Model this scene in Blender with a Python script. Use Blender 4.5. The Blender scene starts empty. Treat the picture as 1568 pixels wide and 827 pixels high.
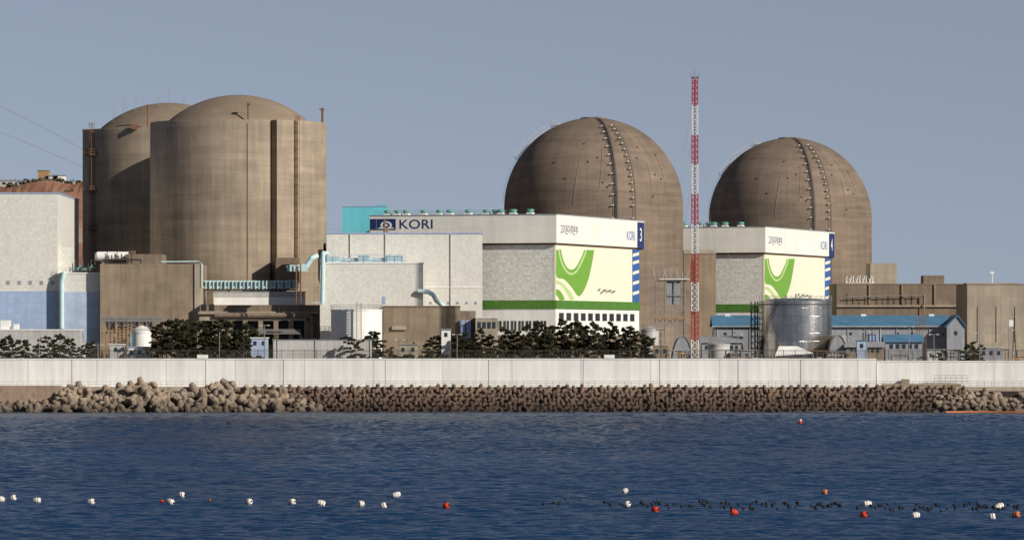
import bpy, math, random
import numpy as np
from mathutils import Vector, Matrix
random.seed(7); rng=np.random.RandomState(5)
S=bpy.context.scene
F=7742.0; EYE=15.0; HOR=520.0; G=7.5
# survey helpers: bearing/height readings at a known distance -> world metres
def X(p,D): return (p-784)/F*D
def Z(q,D): return EYE-(q-HOR)/F*D
def DW(q): return EYE*F/(q-HOR)

# ---------------------------------------------------------------- materials
def mat(name,col,rough=.75,metal=0,var=.12,scale=.25,streak=.0,panel=None,cyl=0,bump=0.0,fine=.05,spec=.3,zdark=None,bands=0):
    m=bpy.data.materials.new(name); m.use_nodes=True
    nt=m.node_tree; N=nt.nodes; L=nt.links
    b=N['Principled BSDF']; b.inputs['Roughness'].default_value=rough; b.inputs['Metallic'].default_value=metal
    b.inputs['Specular IOR Level'].default_value=spec
    def math_(op,a,c=None,d=None):
        n=N.new('ShaderNodeMath'); n.operation=op
        for i,v in enumerate((a,c,d)):
            if v is None: continue
            if isinstance(v,(int,float)): n.inputs[i].default_value=v
            else: L.new(v,n.inputs[i])
        return n.outputs[0]
    tc=N.new('ShaderNodeTexCoord'); sp=N.new('ShaderNodeSeparateXYZ'); L.new(tc.outputs['Object'],sp.inputs[0])
    x,y,z=sp.outputs
    if cyl: u=math_('MULTIPLY',math_('ARCTAN2',x,math_('MULTIPLY',y,-1.0)),cyl)
    else: u=math_('ADD',x,y)
    def comb(a,b_,c_=0.0):
        n=N.new('ShaderNodeCombineXYZ')
        for i,v in enumerate((a,b_,c_)):
            if isinstance(v,(int,float)): n.inputs[i].default_value=v
            else: L.new(v,n.inputs[i])
        return n.outputs[0]
    def noise(vec,sc,det=5,r=.6):
        n=N.new('ShaderNodeTexNoise'); n.inputs['Scale'].default_value=sc; n.inputs['Detail'].default_value=det
        n.inputs['Roughness'].default_value=r; L.new(vec,n.inputs['Vector']); return n.outputs['Fac']
    def amp(f,a): return math_('ADD',math_('MULTIPLY',math_('SUBTRACT',f,.5),a*3.2),1.0)
    fac=amp(noise(tc.outputs['Object'],scale),var)
    if fine: fac=math_('MULTIPLY',fac,amp(noise(tc.outputs['Object'],2.2,3),fine))
    if streak:
        fac=math_('MULTIPLY',fac,amp(noise(comb(math_('MULTIPLY',u,.9),math_('MULTIPLY',z,.05)),1.0,4),streak))
    if bands:
        fac=math_('MULTIPLY',fac,amp(noise(comb(math_('MULTIPLY',u,.05),math_('MULTIPLY',z,.55)),1.0,4,.7),bands))
    if panel:
        w,h,c2,mo=panel[:4]; mt=panel[4] if len(panel)>4 else .05
        br=N.new('ShaderNodeTexBrick'); L.new(comb(u,z),br.inputs['Vector'])
        br.offset=panel[5] if len(panel)>5 else 0.0
        br.inputs['Scale'].default_value=1; br.inputs['Brick Width'].default_value=w; br.inputs['Row Height'].default_value=h
        br.inputs['Mortar Size'].default_value=mt; br.inputs['Mortar Smooth'].default_value=.3
        br.inputs['Color1'].default_value=(1,1,1,1); br.inputs['Color2'].default_value=(1-c2,)*3+(1,)
        br.inputs['Mortar'].default_value=(1-mo,)*3+(1,)
        fac=math_('MULTIPLY',fac,br.outputs['Color'])
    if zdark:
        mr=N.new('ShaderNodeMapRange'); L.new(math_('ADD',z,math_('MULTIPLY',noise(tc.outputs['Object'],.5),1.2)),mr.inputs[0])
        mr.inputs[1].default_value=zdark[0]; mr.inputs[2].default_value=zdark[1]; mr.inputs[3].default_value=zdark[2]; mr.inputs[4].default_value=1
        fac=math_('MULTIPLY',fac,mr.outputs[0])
    vs=N.new('ShaderNodeVectorMath'); vs.operation='SCALE'; vs.inputs[0].default_value=col; L.new(fac,vs.inputs['Scale'])
    L.new(vs.outputs[0],b.inputs['Base Color'])
    if bump:
        bn=N.new('ShaderNodeBump'); bn.inputs['Strength'].default_value=.6; bn.inputs['Distance'].default_value=bump
        L.new(fac,bn.inputs['Height']); L.new(bn.outputs[0],b.inputs['Normal'])
    return m
M={}
M['shell']=mat('shield_concrete',(.32,.257,.192),.9,var=.36,scale=.07,streak=.26,panel=(8.4,1.5,.13,.14,.05,.37),cyl=20.3,bump=.06,bands=.22)
M['shelldome']=mat('dome_concrete',(.25,.192,.142),.9,var=.26,scale=.1,streak=.1,panel=(9,1.0,.10,.08,.05,.5),cyl=20.3,bands=.14)
M['shell3']=mat('containment_concrete',(.205,.155,.118),.9,var=.36,scale=.07,streak=.18,panel=(9.5,1.1,.12,.12,.05,.41),cyl=21.7,bump=.06,bands=.34)
M['conc']=mat('weathered_concrete',(.29,.225,.16),.9,var=.32,scale=.15,streak=.28,panel=(3.5,1.8,.14,.2,.06))
M['conc2']=mat('brown_concrete',(.23,.175,.13),.9,var=.30,scale=.15,streak=.3,panel=(3.5,2.5,.14,.2,.06))
M['concL']=mat('pale_concrete',(.38,.325,.255),.9,var=.22,scale=.15,streak=.24,panel=(4,2.2,.12,.2,.06))
M['siding']=mat('metal_siding',(.72,.705,.65),.6,var=.06,scale=.2,streak=.03,fine=.08,panel=(.55,.7,.14,.12,.06,.5),bump=.05)
M['siding2']=mat('ribbed_siding',(.80,.79,.74),.6,var=.06,scale=.2,streak=.03,fine=.1,panel=(.5,.55,.30,.22,.08,.5),bump=.08)
M['upper']=mat('painted_panel',(.82,.80,.73),.55,var=.07,scale=.15,streak=.09,panel=(5,3.0,.04,.09,.05))
M['cream']=mat('cream_panel',(.83,.78,.62),.55,var=.05,scale=.15,streak=.05,panel=(4,3.2,.03,.06,.04))
M['white']=mat('white_paint',(.80,.79,.76),.5,var=.1,scale=.4,streak=.12)
M['wall']=mat('seawall_paint',(.76,.755,.74),.7,var=.12,scale=.12,streak=.18,panel=(14.5,12,.09,.32,.1))
M['bluepanel']=mat('blue_panel',(.36,.46,.66),.6,var=.1,scale=.25,streak=.08,panel=(1.5,1.2,.10,.14,.06))
M['bluepanel2']=mat('pale_blue_panel',(.38,.46,.60),.6,var=.30,scale=.3,streak=.1)
M['cyan']=mat('cyan_panel',(.13,.50,.60),.5,var=.06,scale=.3,streak=.1,panel=(1.2,6,.06,.15,.05))
M['cyanpipe']=mat('pale_cyan_pipe',(.50,.67,.69),.45,var=.18,scale=.5)
M['bluetrim']=mat('blue_trim',(.30,.38,.56),.5)
M['green']=mat('green_band',(.095,.24,.04),.6,var=.12,scale=.4,panel=(.8,.5,.18,.28,.08))
M['swoosh']=mat('green_paint',(.17,.37,.055),.6,var=.05)
M['swoosh2']=mat('light_green_paint',(.46,.62,.26),.6,var=.05)
M['navy']=mat('navy_paint',(.018,.035,.13),.5,var=.05)
M['blue']=mat('blue_paint',(.04,.12,.36),.5,var=.05)
M['roofblue']=mat('blue_roof_sheet',(.09,.215,.35),.55,var=.22,scale=.3,streak=.2,panel=(1.0,20,.14,.28,.08))
M['brown']=mat('brown_trim',(.12,.07,.035),.7)
M['rust']=mat('rusty_steel',(.20,.10,.05),.8,var=.25,scale=.8)
M['orange']=mat('orange_pipe',(.40,.22,.10),.7,var=.2,scale=.8)
M['dark']=mat('dark_opening',(.025,.025,.028),.6,var=.1)
M['glass']=mat('window_glass',(.03,.04,.05),.15,spec=.5,fine=0)
M['steel']=mat('galvanised_steel',(.30,.29,.28),.5,metal=.3,var=.1)
M['darksteel']=mat('dark_steel',(.07,.065,.06),.6,metal=.2,var=.1)
M['stainless']=mat('stainless_tank',(.60,.56,.51),.24,metal=1,var=.22,scale=.2,streak=.4,panel=(2.6,1.8,.28,.3,.06),cyl=8,bump=.06)
M['grey']=mat('grey_sheet',(.30,.31,.34),.6,var=.14,scale=.3,streak=.18,panel=(1.2,8,.12,.24,.06))
M['greyL']=mat('light_grey_sheet',(.50,.49,.475),.6,var=.14,scale=.3,streak=.18,panel=(1.4,8,.12,.26,.06))
M['teal']=mat('teal_paint',(.14,.36,.31),.5,var=.1)
M['red']=mat('red_paint',(.46,.05,.06),.5,var=.1)
M['mwhite']=mat('mast_white',(.70,.68,.68),.5,var=.08)
M['float_r']=mat('red_float',(.60,.05,.02),.45,var=.15,scale=2)
M['float_o']=mat('orange_float',(.60,.20,.08),.5,var=.2,scale=2)
M['float_w']=mat('white_float',(.76,.70,.66),.6,var=.2,scale=3)
M['black']=mat('black_float',(.010,.010,.014),.5)
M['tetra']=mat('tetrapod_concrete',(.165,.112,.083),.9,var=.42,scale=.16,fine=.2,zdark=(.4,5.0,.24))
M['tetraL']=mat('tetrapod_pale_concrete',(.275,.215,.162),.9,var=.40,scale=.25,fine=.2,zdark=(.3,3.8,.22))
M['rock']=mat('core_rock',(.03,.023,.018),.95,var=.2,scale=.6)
M['ledge']=mat('ledge_concrete',(.29,.215,.16),.9,var=.34,scale=.3,streak=.24)
M['earth']=mat('red_earth',(.25,.128,.082),.95,var=.44,scale=.09,fine=.24,streak=.3)
M['scrub']=mat('scrub',(.10,.095,.055),.9,var=.35,scale=.5)
M['bark']=mat('bark',(.09,.06,.04),.9,var=.2,scale=2)
M['needle']=mat('pine_needles',(.044,.045,.024),.8,var=.6,scale=.5,fine=.35,spec=.12)
M['ground']=mat('yard_ground',(.20,.18,.15),.95,var=.15,scale=.05)
M['foam']=mat('sea_foam',(.70,.73,.75),.8,var=.2,scale=1)

# ---------------------------------------------------------------- mesh builder
class MB:
    def __init__(s): s.v=[]; s.f=[]; s.M=None; s.smooth=False
    def add(s,vs,fs):
        o=len(s.v)
        if s.M is not None: vs=[tuple(s.M@Vector(v)) for v in vs]
        s.v+= [tuple(v) for v in vs]; s.f+=[tuple(i+o for i in f) for f in fs]
    def box(s,x0,x1,y0,y1,z0,z1):
        s.add([(x0,y0,z0),(x1,y0,z0),(x1,y1,z0),(x0,y1,z0),(x0,y0,z1),(x1,y0,z1),(x1,y1,z1),(x0,y1,z1)],
          [(3,2,1,0),(4,5,6,7),(0,1,5,4),(1,2,6,5),(2,3,7,6),(3,0,4,7)])
    def rod(s,a,b,r,r2=None,n=6,cap=True):
        a=Vector(a); b=Vector(b); r2=r if r2 is None else r2
        d=(b-a)
        if d.length<1e-6: return
        d.normalize(); u=d.orthogonal().normalized(); w=d.cross(u)
        vs=[];
        for c,rr in ((a,r),(b,r2)):
            for i in range(n):
                t=2*math.pi*i/n; vs.append(tuple(c+u*(rr*math.cos(t))+w*(rr*math.sin(t))))
        fs=[(i,(i+1)%n,n+(i+1)%n,n+i) for i in range(n)]
        if cap: fs+=[tuple(reversed(range(n))),tuple(range(n,2*n))]
        s.add(vs,fs)
    def pipe(s,pts,r,n=8):
        for a,b in zip(pts[:-1],pts[1:]): s.rod(a,b,r,n=n)
        for p in pts[1:-1]: s.ball(p,r*1.02,n,4)
    def ball(s,c,r,n=10,m=6,sc=(1,1,1)):
        vs=[];fs=[]
        for j in range(m+1):
            ph=-math.pi/2+math.pi*j/m
            for i in range(n):
                t=2*math.pi*i/n
                vs.append((c[0]+sc[0]*r*math.cos(ph)*math.cos(t),c[1]+sc[1]*r*math.cos(ph)*math.sin(t),c[2]+sc[2]*r*math.sin(ph)))
        for j in range(m):
            for i in range(n): fs.append((j*n+i,j*n+(i+1)%n,(j+1)*n+(i+1)%n,(j+1)*n+i))
        s.add(vs,fs)
    def rev(s,c,prof,n=96,rf=None):
        vs=[];fs=[]
        for r,z in prof:
            for i in range(n):
                t=2*math.pi*i/n
                rr=r if rf is None else rf(r,z,t)
                vs.append((c[0]+rr*math.sin(t),c[1]-rr*math.cos(t),c[2]+z))
        for j in range(len(prof)-1):
            for i in range(n): fs.append((j*n+i,j*n+(i+1)%n,(j+1)*n+(i+1)%n,(j+1)*n+i))
        s.add(vs,fs)
    def poly(s,pts): s.add(pts,[tuple(range(len(pts)))])
    def rail(s,a,b,h=1.1,step=2.0,r=.04,rails=2):
        a=Vector(a); b=Vector(b); n=max(1,int((b-a).length/step))
        for i in range(n+1):
            p=a.lerp(b,i/n); s.rod(p,p+Vector((0,0,h)),r,n=4,cap=False)
        for k in range(rails):
            o=Vector((0,0,h*(1-k/max(rails,1)))); s.rod(a+o,b+o,r,n=4,cap=False)
class Obj:
    def __init__(s,name,loc=(0,0,0),M=None):
        s.name=name; s.loc=Vector(loc); s.parts={}; s.M=M
    def p(s,part,m,smooth=False):
        if part not in s.parts:
            b=MB(); b.M=s.M; b.smooth=smooth; s.parts[part]=(b,m)
        return s.parts[part][0]
    def done(s):
        e=bpy.data.objects.new(s.name,None); e.location=s.loc; S.collection.objects.link(e); e.empty_display_size=.5
        for k,(b,m) in s.parts.items():
            me=bpy.data.meshes.new(k); l=s.loc
            me.from_pydata([(v[0]-l.x,v[1]-l.y,v[2]-l.z) for v in b.v],[],b.f)
            me.materials.append(M[m])
            if b.smooth: me.shade_smooth(); 
            o=bpy.data.objects.new(k,me); S.collection.objects.link(o); o.parent=e
            if b.smooth:
                try: me.set_sharp_from_angle(angle=math.radians(40))
                except Exception: pass
        return e
def text_mesh(body):
    c=bpy.data.curves.new('t','FONT'); c.body=body; c.resolution_u=3; c.offset=.012
    o=bpy.data.objects.new('t',c); S.collection.objects.link(o)
    bpy.context.view_layer.update()
    dg=bpy.context.evaluated_depsgraph_get(); me=bpy.data.meshes.new_from_object(o.evaluated_get(dg))
    vs=[tuple(v.co) for v in me.vertices]; fs=[tuple(p.vertices) for p in me.polygons]
    bpy.data.objects.remove(o); bpy.data.curves.remove(c); bpy.data.meshes.remove(me)
    return vs,fs
def text_on(mb,body,o,u,w,h,vv=(0,0,1)):
    vs,fs=text_mesh(body)
    if not vs: return
    a=np.array(vs); mn=a.min(0); mx=a.max(0); sz=np.maximum(mx-mn,1e-6)
    o=Vector(o);u=Vector(u);vv=Vector(vv)
    mb.add([tuple(o+u*(w*(p[0]-mn[0])/sz[0])+vv*(h*(p[1]-mn[1])/sz[1])) for p in vs],fs)

# ---------------------------------------------------------------- sea & land
o=Obj('sea'); o.p('open_water','rock').poly([(-30000,-6000,-.75),(30000,-6000,-.75),(30000,32000,-.75),(-30000,32000,-.75)]); sea=o.done()
w=bpy.data.materials.new('sea_water'); w.use_nodes=True; nt=w.node_tree; N=nt.nodes; L=nt.links
b=N['Principled BSDF']; b.inputs['Roughness'].default_value=.2; b.inputs['IOR'].default_value=1.33; b.inputs['Specular IOR Level'].default_value=.30
b.inputs['Specular Tint'].default_value=(.48,.74,1,1)
tc=N.new('ShaderNodeTexCoord')
def nz(sc,scale3,det=4,rough=.6):
    mp=N.new('ShaderNodeMapping'); mp.inputs['Scale'].default_value=scale3; L.new(tc.outputs['Object'],mp.inputs['Vector'])
    n=N.new('ShaderNodeTexNoise'); n.inputs['Scale'].default_value=sc; n.inputs['Detail'].default_value=det; n.inputs['Roughness'].default_value=rough
    L.new(mp.outputs[0],n.inputs['Vector']); return n.outputs['Fac']
n1=nz(2.2,(1,.8,1),4,.65); n3=nz(.012,(1,.5,1),4,.6)
bp=N.new('ShaderNodeBump'); bp.inputs['Strength'].default_value=1; bp.inputs['Distance'].default_value=.30
L.new(n1,bp.inputs['Height']); L.new(bp.outputs[0],b.inputs['Normal'])
cr=N.new('ShaderNodeValToRGB'); cr.color_ramp.elements[0].position=.38; cr.color_ramp.elements[1].position=.62
cr.color_ramp.elements[0].color=(.003,.030,.092,1); cr.color_ramp.elements[1].color=(.006,.044,.122,1)
L.new(n3,cr.inputs[0]); L.new(cr.outputs[0],b.inputs['Base Color'])
sea.children[0].data.materials[0]=w
# wind-driven wave field (real geometry) between the buoys and the shore
nu,nr=700,1700
Dv=330*(1062/330)**(np.linspace(0,1,nr)); Uv=np.linspace(-.125,.125,nu)
YY,UU=np.meshgrid(Dv,Uv,indexing='ij'); XX=UU*YY
ZZ=np.zeros_like(XX); rw=np.random.RandomState(11)
for k in range(80):
    lam=1.0*(4.6/1.0)**(rw.rand()**1.2); th=math.radians(-82+rw.normal()*24); kk=2*math.pi/lam
    am=lam*.0036
    px_=rw.rand()*6.28
    ph=kk*(XX*math.cos(th)+YY*math.sin(th))+px_+2.2*np.sin(XX*.09*rw.rand()+YY*.05*rw.rand()+rw.rand()*6)
    ZZ+=am*(np.sin(ph)+.25*np.cos(2*ph))
gust=.9+.2*np.sin(XX*.021+1.3*np.sin(YY*.013))*np.sin(YY*.027+XX*.006)
ZZ*=gust
co_=np.stack([XX,YY,ZZ],-1).reshape(-1,3).astype(np.float32)
idx=np.arange(nr*nu).reshape(nr,nu); Q=np.stack([idx[:-1,:-1],idx[:-1,1:],idx[1:,1:],idx[1:,:-1]],-1).reshape(-1,4).astype(np.int32)
me=bpy.data.meshes.new('waves'); me.vertices.add(len(co_)); me.vertices.foreach_set('co',co_.ravel())
me.loops.add(Q.size); me.loops.foreach_set('vertex_index',Q.ravel()); me.polygons.add(len(Q)); me.polygons.foreach_set('loop_start',np.arange(0,Q.size,4,dtype=np.int32))
me.update(calc_edges=True); me.shade_smooth(); me.materials.append(w)
ob=bpy.data.objects.new('waves',me); S.collection.objects.link(ob); ob.parent=sea
o=Obj('ground'); o.p('yard','ground').poly([(-9000,1061.2,G),(9000,1061.2,G),(9000,30000,G),(-9000,30000,G)]); o.done()

# ---------------------------------------------------------------- seawall
DS=1060.0
o=Obj('seawall',(0,DS,0)); x0=X(-500,DS); x1=X(1342,DS); x2=X(2100,DS)
zt=Z(550.5,DS); zb=Z(592,DS)
a=o.p('wall','wall'); a.box(x0,x1,DS,DS+1.2,zb-1,zt); a.box(x1+.15,x2,DS+.4,DS+1.5,zb-1,Z(554,DS))
a=o.p('coping','white'); a.box(x0,x1,DS-.12,DS+1.3,zt+.003,zt+.22); a.box(x1+.15,x2,DS+.3,DS+1.55,Z(554,DS)+.003,Z(554,DS)+.22)
a=o.p('footing','concL'); a.box(x0,x2,DS-3.2,DS-.003,zb-2,zb)
a=o.p('joints','darksteel')
for p in (110,315,434,590,748,893,1010,1130,1226): a.box(X(p,DS)-.05,X(p,DS)+.05,DS-.02,DS+.0,zb,zt-.05)
a=o.p('marker_box','white'); 
for p in (933,310): a.box(X(p,DS)-1.1,X(p,DS)+1.1,DS-.25,DS+1.4,zt+.26,zt+1.0)
a=o.p('drain','conc'); a.box(X(1380,DS),X(1392,DS),DS-.8,DS-.01,zb,zb+1.6)
a.box(X(1350,DS),X(1470,DS),DS-3.0,DS-.02,zb+.003,zb+.6)
o.done()
o=Obj('walkway_railing',(0,DS,0)); a=o.p('rails','steel')
a.rail((X(560,DS),DS-2.9,zb),(X(2000,DS),DS-2.9,zb),1.15,1.5,.045,3)
a.rail((x0,DS-2.9,zb),(X(555,DS),DS-2.9,zb),1.1,1.5,.03,2)
a.rail((X(1430,DS),DS-1.5,zb+.6),(X(1480,DS),DS-1.5,zb+.6),1.8,1.0,.05,3)
o.done()
o=Obj('security_fence',(0,DS,0)); a=o.p('posts_and_mesh','darksteel')
fz=zt+.25
x=x0
while x<x2:
    a.box(x-.05,x+.05,DS+.55,DS+.65,fz-.3,fz+1.75); x+=2.45
x=x0
while x<x2:
    a.box(x-.018,x+.018,DS+.59,DS+.62,fz,fz+1.45); x+=.33
for h in (.15,.8,1.45,1.6,1.74): a.box(x0,x2,DS+.58,DS+.61,fz+h,fz+h+.045)
o.done()

# ---------------------------------------------------------------- tetrapods
dirs=[Vector((0,0,1)),Vector((math.sqrt(8/9),0,-1/3)),Vector((-math.sqrt(2/9),math.sqrt(2/3),-1/3)),Vector((-math.sqrt(2/9),-math.sqrt(2/3),-1/3))]
tm=MB()
for d in dirs: 
    tm.rod((0,0,0),d*.86,.42,.31,n=9); tm.rod(d*.86,d*.97,.31,.22,n=9)
TV=np.array(tm.v); TF=tm.f
def tetra_mass(name,m,items):
    V=[];Fc=[];k=0
    from mathutils import Euler
    for (x,y,z,s,r) in items:
        R=np.array(Euler(r).to_matrix()); V.append(TV@R.T*s+np.array((x,y,z)))
        Fc+=[tuple(i+k for i in f) for f in TF]; k+=len(TV)
    me=bpy.data.meshes.new(name); me.from_pydata(np.vstack(V).tolist(),[],Fc); me.materials.append(M[m])
    ob=bpy.data.objects.new(name,me); S.collection.objects.link(ob)
items=[]
for r in range(7):
    t=r/6; yy=DS-3.6-9.5*t; zz=zb-.65-(zb+.2)*t
    x=X(380,DS)+(r%2)*.9
    while x<X(1480,DS):
        items.append((x+random.uniform(-.22,.22),yy+random.uniform(-.3,.3),zz+random.uniform(-.25,.2),1.14*random.uniform(.9,1.1),
            (random.uniform(-.35,.35)+.3,random.uniform(-.4,.4),random.choice((0,.5,1.0))+random.uniform(-.4,.4)))); x+=1.8
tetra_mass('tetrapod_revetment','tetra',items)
def heap(pa,pb,n,s,top,seed):
    rr=random.Random(seed); it=[]
    for i in range(n):
        p=rr.uniform(pa,pb); t=rr.random()
        h=top(p); yy=DS-3.5-14*t; zz=(h-.3)*(1-t)+.2*t-.5
        if zz<-.6: zz=-.3
        it.append((X(p,DS),yy,zz,s*rr.uniform(.8,1.15),(rr.uniform(0,6.3),rr.uniform(0,6.3),rr.uniform(0,6.3))))
    return it
def topL(p):
    if p<95: return 2.6
    if p<420: return 5.6-.8*math.sin(p*.05)-(max(0,130-p)*.03)
    return max(.6,5.2-(p-420)*.06)
items=heap(-450,490,400,1.98,topL,3)
def topR(p): return 4.0 if p>1440 else 2.0+(p-1415)*.08
items+=heap(1425,2000,210,1.9,topR,4)
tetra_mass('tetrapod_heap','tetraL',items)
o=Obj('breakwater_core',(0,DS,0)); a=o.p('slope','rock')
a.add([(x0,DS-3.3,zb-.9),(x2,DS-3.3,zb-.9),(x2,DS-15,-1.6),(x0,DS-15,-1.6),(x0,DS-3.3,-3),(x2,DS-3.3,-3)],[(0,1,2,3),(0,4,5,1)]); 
a=o.p('ledge','ledge'); a.box(x0,X(98,DS),DS-7.5,DS-3.25,-.5,Z(590,DS)); a.box(x0,X(60,DS),DS-9,DS-7.51,-.5,Z(600,DS)); o.done()
# foam along the waterline
o=Obj('shore_foam'); a=o.p('foam','foam')
def foam(p,q,wid,dep,k,smax=1.0):
    D=DW(q)
    for i in range(k):
        cx=X(p,D)+random.gauss(0,wid*.4); cy=D+random.gauss(0,dep*.4); n=9; ra=random.uniform(.15,.6)*smax; rb=random.uniform(.2,.9)*smax
        a.poly([(cx+ra*math.cos(t*6.283/n)*random.uniform(.6,1.3),cy+rb*math.sin(t*6.283/n)*random.uniform(.6,1.3),.13+i*.0006) for t in range(n)])
foam(1275,631,9,6,70); foam(1232,630.2,4,5,25); foam(1330,631,4,5,15)
for p in range(-100,1700,9):
    if random.random()<.5: foam(p,631.2+random.uniform(-.6,.6),1.2,1.2,2,.6)
o.done()
o=Obj('oil_boom',(0,1035,0)); a=o.p('boom','float_o')
pts=[(X(1448+i*9,1038),1038+2*math.sin(i*.3),.1) for i in range(40)]
a.pipe(pts,.24,6); o.done()

# ---------------------------------------------------------------- reactors (early type, cylinder with shallow dome)
def shield(px,D,R,ztop,zap,slot):
    c=(X(px,D),D,0); o=Obj('reactor_shield_building',(c[0],c[1],G))
    def rf(r,z,t):
        if slot and r>R-.6:
            d=math.degrees(t)
            if 24.6<d<27.6: return R-1.9
            if 27.6<=d<56: return r+.45
        return r
    n=360
    o.p('cylinder_wall','shell',True).rev(c,[(R,G-1),(R,ztop*.5),(R,ztop-.3),(R-.15,ztop),(R-2.4,ztop),(R-2.4,ztop-1.2)],n,rf)
    if slot:
        t0,t1=math.radians(24.7),math.radians(27.5); rr_=R-1.8
        o.p('slot_painted_shade','dark').poly([(c[0]+rr_*math.sin(t),c[1]-rr_*math.cos(t),z) for t,z in ((t0,G),(t1,G),(t1,ztop-.6),(t0,ztop-.6))])  # near-black sheet set in the groove, painting in the shade of the deep slot
    Rd=R-2.5; h=zap-ztop+1.2; rs=(Rd*Rd+h*h)/(2*h); pr=[(R-2.4,ztop-1.2)]
    for i in range(25):
        rr=Rd*(1-i/24); pr.append((max(rr,.001),ztop-1.2+math.sqrt(rs*rs-rr*rr)-(rs-h)))
    o.p('dome','shelldome',True).rev(c,pr,160)
    return o,c
def ladder(o,c,R,th,z0,z1,part,m,w=.7,off=.55,plats=()):
    a=o.p(part,m); t=math.radians(th); er=Vector((math.sin(t),-math.cos(t),0)); et=Vector((math.cos(t),math.sin(t),0)); C=Vector((c[0],c[1],0))
    for s in (-1,1):
        for q in (off,off+.75):
            p=C+er*(R+q)+et*(s*w*.5); a.rod(p+Vector((0,0,z0)),p+Vector((0,0,z1)),.07,n=4)
    z=z0
    while z<z1:
        for q in (off,off+.75):
            p=C+er*(R+q)+Vector((0,0,z)); a.rod(p-et*w*.5,p+et*w*.5,.045,n=4)
        if int(z*2)%4==0:
            p=C+Vector((0,0,z)); a.rod(p+er*(R-.1)+et*w*.5,p+er*(R+off+.7)+et*w*.5,.06,n=4); a.rod(p+er*(R-.1)-et*w*.5,p+er*(R+off+.7)-et*w*.5,.06,n=4)
        z+=.5
    for zp in plats:
        for s in (-1.3,1.3):
            for q in (.1,2.0):
                p=C+er*(R+q)+et*s; a.rod(p+Vector((0,0,zp)),p+Vector((0,0,zp+1.2)),.07,n=4)
        for hh in (0,.6,1.2):
            z_=Vector((0,0,zp+hh)); r_=.12 if hh==0 else .06
            a.rod(C+er*(R+2)+et*-1.3+z_,C+er*(R+2)+et*1.3+z_,r_,n=4)
            for s in (-1.3,1.3): a.rod(C+er*(R+.1)+et*s+z_,C+er*(R+2)+et*s+z_,r_,n=4)
        a.poly([tuple(C+er*(R+q)+et*s+Vector((0,0,zp))) for q,s in ((0,-1.3),(2,-1.3),(2,1.3),(0,1.3))])
D=1160; o,c=shield(365,D,20.2,Z(189,D),Z(146,D),True)
ladder(o,c,20.6,42,30,Z(182,D),'caged_ladder','rust',.5,.3)
a=o.p('roof_fittings','rust')
x_=X(386,D); a.rod((x_,D-17,Z(190,D)),(x_,D-17,Z(165,D)),.2); a.box(x_-.4,x_+.4,D-17.5,D-16.5,Z(166,D),Z(163,D))
x_=X(494,D); a.rod((x_,D-1,Z(190,D)),(x_,D-1,Z(166,D)),.28); a.box(x_-.7,x_+.4,D-1.5,D-.5,Z(169,D),Z(167,D))
a=o.p('roof_hatch','dark'); x_=X(362,D); a.add([(x_-.9,D-14.5,Z(181,D)),(x_+1.6,D-14.5,Z(185,D)),(x_+2,D-12,Z(184,D)),(x_,D-11,Z(178,D)),(x_-1.4,D-12,Z(179,D))],[(0,1,2,3,4)])
a=o.p('service_platform','conc2'); a.box(X(423,D-22),X(458,D-22),D-24,D-15,Z(432,D-22),Z(395,D-22)); a.box(X(500,D),X(512,D),D-5,D+5,G,Z(372,D))
a=o.p('conduit','shelldome')
for th,zz0,zz1 in ((9,20,Z(195,D)),):
    t=math.radians(th); a.rod((c[0]+20.25*math.sin(t),c[1]-20.25*math.cos(t),zz0),(c[0]+20.25*math.sin(t),c[1]-20.25*math.cos(t),zz1),.12)
o.done()
D=1205; o,c=shield(258,D,20.4,Z(201,D),Z(158,D),False)
ladder(o,c,20.4,-55,G,Z(192,D),'caged_ladder','rust',.9,.3,(Z(240,D),Z(296,D),Z(354,D)))
a=o.p('lightning_rods','steel')
for p,q in ((193,150),(197,158),(212,148),(222,156),(246,150),(251,158),(262,140),(266,158),(178,168),(140,188),(285,150)): a.rod((X(p,D),D-8,Z(195,D)),(X(p,D),D-8,Z(q,D)),.06,n=4)
a=o.p('roof_fittings','rust'); a.rod((X(234,D),D-17,Z(201,D)),(X(234,D),D-17,Z(165,D)),.16)
a.box(X(128,D),X(136,D),D-4,D,Z(203,D),Z(199,D)); a.box(X(211,D),X(219,D),D-20,D-19,Z(204,D),Z(196,D)); o.done()

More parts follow.
